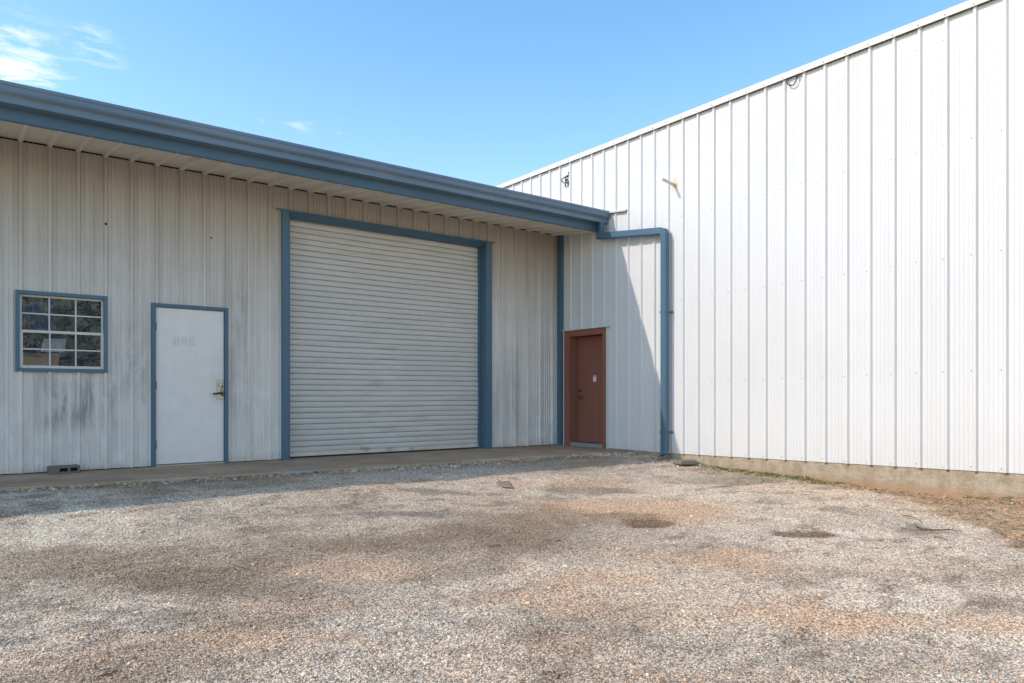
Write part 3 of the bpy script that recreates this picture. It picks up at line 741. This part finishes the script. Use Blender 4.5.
def chunk(name, m, poly, z0, h, label, cat, jit=.004):
    n = len(poly); rr = random.Random(3)
    bot = [(x, y, z0) for x, y in poly]; cx = sum(a for a, _ in poly)/n; cy = sum(b for _, b in poly)/n
    top = [(x+(cx-x)*.07, y+(cy-y)*.07, z0+h+rr.uniform(-jit, jit)) for x, y in poly]
    mb = MB(); mb.loft([bot, [(x, y, z-h*.25) for x, y, z in [(a[0]*.5+b[0]*.5, a[1]*.5+b[1]*.5, b[2]) for a, b in zip(bot, top)]], top])
    return tag(mb.build(name, m, None, min(.006, h*.2)), label, cat)
# pale flat concrete lump at slab edge
pts = [G(286,474,-.03)[:2], G(323,472.5,-.03)[:2], G(321,469.6,-.03)[:2], G(292,470.6,-.03)[:2]]
chunk('concrete_chunk', M_pale, [pts[0], ((pts[0][0]+pts[1][0])/2, (pts[0][1]+pts[1][1])/2-.02), pts[1], pts[2], pts[3]], -.05, .056, 'pale flat broken concrete piece at the walkway edge before the roll-up door', 'concrete')
a = G(681,463.5,-.08)[:2]; b = G(697.5,463,-.08)[:2]
chunk('paving_stone', M_block, [a, b, (b[0]+.10, b[1]+.20), (a[0]+.08, a[1]+.24)], -.10, .060, 'flat grey paving stone beside the foot of the downspout', 'paving stone')
g_ = [G(*q)[:2] for q in ((495.5,486.3),(503,484.6),(509.5,485),(512,491),(503,490.5),(499,488.6))]
zz = float(H(np.array([g_[0][0]]), np.array([g_[0][1]]))[0])
chunk('flat_rock', M_rock, g_[::-1], zz-.008, .016, 'dark brown flat pointed rock lying alone on the gravel before the roll-up door', 'rock', .003)

def twig(pxs, r, label, fork=None):
    P = []
    for i, (a, b) in enumerate(pxs):
        x, y, _ = G(a, b); z = float(H(np.array([x]), np.array([y]))[0]); P.append((x, y, z+r*1.2+.006+.006*(i % 2)))
    mb = MB(); mb.tube(wire(P), r, 6, r1=r*.45)
    if fork:
        q = Vector(P[1]); mb.tube([q, q+Vector(fork)], r*.6, 5, r1=r*.3)
    tag(mb.build('twig', M_twig, None), label, 'twig', 'dry twigs on the gravel')
twig([(917,525),(923,527.5),(935,527.5),(950,527.2),(958,528)], .009, 'longest dry twig lying on gravel beside the bare soil', (.05,.12,.02))
twig([(934,535.5),(941,536.5),(948,538.2)], .006, 'short dry twig just below the longest one near the bare soil')
twig([(634,524),(645,525.3),(658,524.6)], .005, 'thin dry twig by the brown puddle stain in the middle')
twig([(488,546.5),(494,547.5),(500,545)], .007, 'curved brown twig on gravel in the middle of the yard')
twig([(903,514),(912,516),(921,519)], .006, 'thin twig above the longest one, nearer the warehouse')

# grass tufts along the warehouse base (uncountable)
rg = random.Random(12); V = []; Fc = []
def tuft(x, y, n, hgt, spread):
    z = float(H(np.array([x]), np.array([y]))[0])
    for _ in range(n):
        a = rg.uniform(0, 6.283); r = rg.uniform(0, spread); bx, by = x+math.cos(a)*r, y+math.sin(a)*r
        hh = hgt*rg.uniform(.4, 1.1); l = rg.uniform(.2, .9)*hh; b2 = rg.uniform(0, 6.283); w = rg.uniform(.0015, .003)
        dx, dy = math.cos(b2), math.sin(b2); k = len(V)
        for t_ in (0, .5, 1):
            cx, cy, cz = bx+dx*l*t_*t_, by+dy*l*t_*t_, z-.004+hh*t_*(1-.25*t_); ww = w*(1-t_*.85)
            V.extend([(cx-dy*ww, cy+dx*ww, cz), (cx+dy*ww, cy-dx*ww, cz)])
        Fc.extend([(k, k+1, k+3, k+2), (k+2, k+3, k+5, k+4)])
for _ in range(420):
    y = -rg.uniform(3.2, 5.9); x = -abs(rg.gauss(.06, .14)) - .02; tuft(x, y, rg.randint(8, 20), .042, .06)
for _ in range(26):
    y = -rg.uniform(7.25, 7.7); x = -rg.uniform(.03, .22); tuft(x, y, 14, .05, .05)
for _ in range(18):
    y = -rg.uniform(2.2, 3.6); x = -rg.uniform(.25, .5); tuft(x, y, 8, .03, .05)
for _ in range(60):
    y = -rg.uniform(5.5, 9.5); x = -rg.uniform(.3, 1.6); tuft(x, y, 6, .03, .06)
o = MB().add(V, Fc).build('grass', M_grassb); tag(o, 'low green grass and weeds growing along the warehouse foundation', 'grass', kind='stuff')
# leaf litter and clods on the bare soil
V = []; Fc = []
def flake(x, y, s):
    z = float(H(np.array([x]), np.array([y]))[0]); k = len(V); a = rg.uniform(0, 6.28); c, d = math.cos(a)*s, math.sin(a)*s; t_ = rg.uniform(-.5, .5)*s
    V.extend([(x-c, y-d, z+.004+abs(t_)), (x+d*.5, y-c*.5, z+.003+s*.3), (x+c, y+d, z+.004+abs(t_)*.4), (x-d*.5, y+c*.5, z+.005)]); Fc.append((k, k+1, k+2, k+3))
cnt = 0
while cnt < 5200:
    y = -rg.uniform(3.8, 11); x = -rg.uniform(.02, 3.2)
    if rg.random() > float(soilm(np.array([x]), np.array([y]))[0])*.95+.03: continue
    flake(x, y, rg.uniform(.006, .024)); cnt += 1
tag(MB().add(V, Fc).build('leaf_litter', M_litter), 'dry brown leaf litter scattered over the bare soil by the warehouse', 'leaf litter', kind='stuff')

# ================================================================== light, sky, camera
dv = Vector((1, -.30, -.82)).normalized()
sun = bpy.data.lights.new('sun', 'SUN'); sun.energy = 2.0; sun.angle = math.radians(.53); sun.color = (1, .965, .92)
so = bpy.data.objects.new('sun', sun); COL.objects.link(so); so.rotation_euler = dv.to_track_quat('-Z', 'Y').to_euler(); so.location = (-10, 3, 12)
elev = math.asin(-dv.z); az = math.atan2(-dv.x, -dv.y)
W = bpy.data.worlds.new('World'); S.world = W; W.use_nodes = True; nt = W.node_tree; nt.nodes.clear()
N = nt.nodes.new; Lk = nt.links.new
sky = N('ShaderNodeTexSky'); sky.sky_type = 'NISHITA'; sky.sun_disc = False; sky.sun_elevation = elev; sky.sun_rotation = az
sky.altitude = 100; sky.air_density = 1.35; sky.dust_density = .6; sky.ozone_density = 2.0
bg = N('ShaderNodeBackground'); bg.inputs[1].default_value = .15; out = N('ShaderNodeOutputWorld'); Lk(bg.outputs[0], out.inputs[0])
tc = N('ShaderNodeTexCoord'); sepv = N('ShaderNodeSeparateXYZ'); Lk(tc.outputs['Generated'], sepv.inputs[0])
def wm(op, a, b=0., c=None):
    o = N('ShaderNodeMath'); o.operation = op
    for i, q in enumerate((a, b)):
        if isinstance(q, bpy.types.NodeSocket): Lk(q, o.inputs[i])
        else: o.inputs[i].default_value = q
    return o.outputs[0]
# cirrus streaks : noise on a flat cloud layer
div = N('ShaderNodeVectorMath'); div.operation = 'SCALE'; Lk(tc.outputs['Generated'], div.inputs[0]); Lk(wm('DIVIDE', 1., wm('MAXIMUM', sepv.outputs[2], .03)), div.inputs['Scale'])
mp = N('ShaderNodeMapping'); Lk(div.outputs[0], mp.inputs[0]); mp.inputs['Rotation'].default_value = (0, 0, math.radians(25)); mp.inputs['Scale'].default_value = (2.4, 3.4, 1)
nz_ = N('ShaderNodeTexNoise'); Lk(mp.outputs[0], nz_.inputs['Vector']); nz_.inputs['Scale'].default_value = 2.6; nz_.inputs['Detail'].default_value = 8; nz_.inputs['Roughness'].default_value = .62; nz_.inputs['Distortion'].default_value = .5
acc = None
for px, py, rad, k in ((8,66,.085,1.0), (258,117,.022,.75), (300,127,.03,.35), (345,130,.02,.4), (90,50,.05,.5), (35,80,.05,.8), (-120,60,.16,.7)):
    d = Vector((FW[0]+(px-CX)/FPX*RT[0], FW[1]+(px-CX)/FPX*RT[1], (HOR-py)/FPX)).normalized()
    dt = N('ShaderNodeVectorMath'); dt.operation = 'DISTANCE'; Lk(tc.outputs['Generated'], dt.inputs[0]); dt.inputs[1].default_value = d
    mr = N('ShaderNodeMapRange'); mr.interpolation_type = 'SMOOTHSTEP'; Lk(dt.outputs['Value'], mr.inputs[0])
    for i, q in enumerate((0, rad, k, 0)): mr.inputs[i+1].default_value = q
    acc = mr.outputs[0] if acc is None else wm('MAXIMUM', acc, mr.outputs[0])
mr = N('ShaderNodeMapRange'); Lk(wm('ADD', nz_.outputs[0], wm('MULTIPLY', acc, .16)), mr.inputs[0])
for i, q in enumerate((.56, .74, 0, 1)): mr.inputs[i+1].default_value = q
msk = wm('MULTIPLY', mr.outputs[0], wm('MINIMUM', acc, 1.)); msk = wm('MULTIPLY', msk, .8)
hz = N('ShaderNodeMapRange'); Lk(sepv.outputs[2], hz.inputs[0])
mx = N('ShaderNodeMix'); mx.data_type = 'RGBA'; Lk(msk, mx.inputs[0]); hs = N('ShaderNodeHueSaturation'); hs.inputs['Saturation'].default_value = 1.30; hs.inputs['Value'].default_value = 1.3; Lk(sky.outputs[0], hs.inputs['Color']); Lk(hs.outputs[0], mx.inputs[6]); mx.inputs[7].default_value = (6.2, 6.3, 6.6, 1)
Lk(mx.outputs[2], bg.inputs[0])

cam = bpy.data.cameras.new('camera'); co = bpy.data.objects.new('camera', cam); COL.objects.link(co)
cam.sensor_width = 36; cam.sensor_fit = 'HORIZONTAL'; cam.lens = FPX/1024*36; cam.shift_y = (HOR-341.5)/1024; cam.clip_end = 3000; cam.clip_start = .05
co.location = (CAM[0], CAM[1], CAMZ); co.rotation_euler = (math.pi/2, 0, -TH)
S.camera = co
S.view_settings.view_transform = 'Standard'; S.view_settings.look = 'None'; S.view_settings.exposure = 0.6; S.view_settings.gamma = 1
S.view_settings.use_white_balance = True; S.view_settings.white_balance_temperature = 7200; S.view_settings.white_balance_tint = 14
S.render.engine = 'CYCLES'; S.cycles.max_bounces = 8; S.cycles.diffuse_bounces = 5
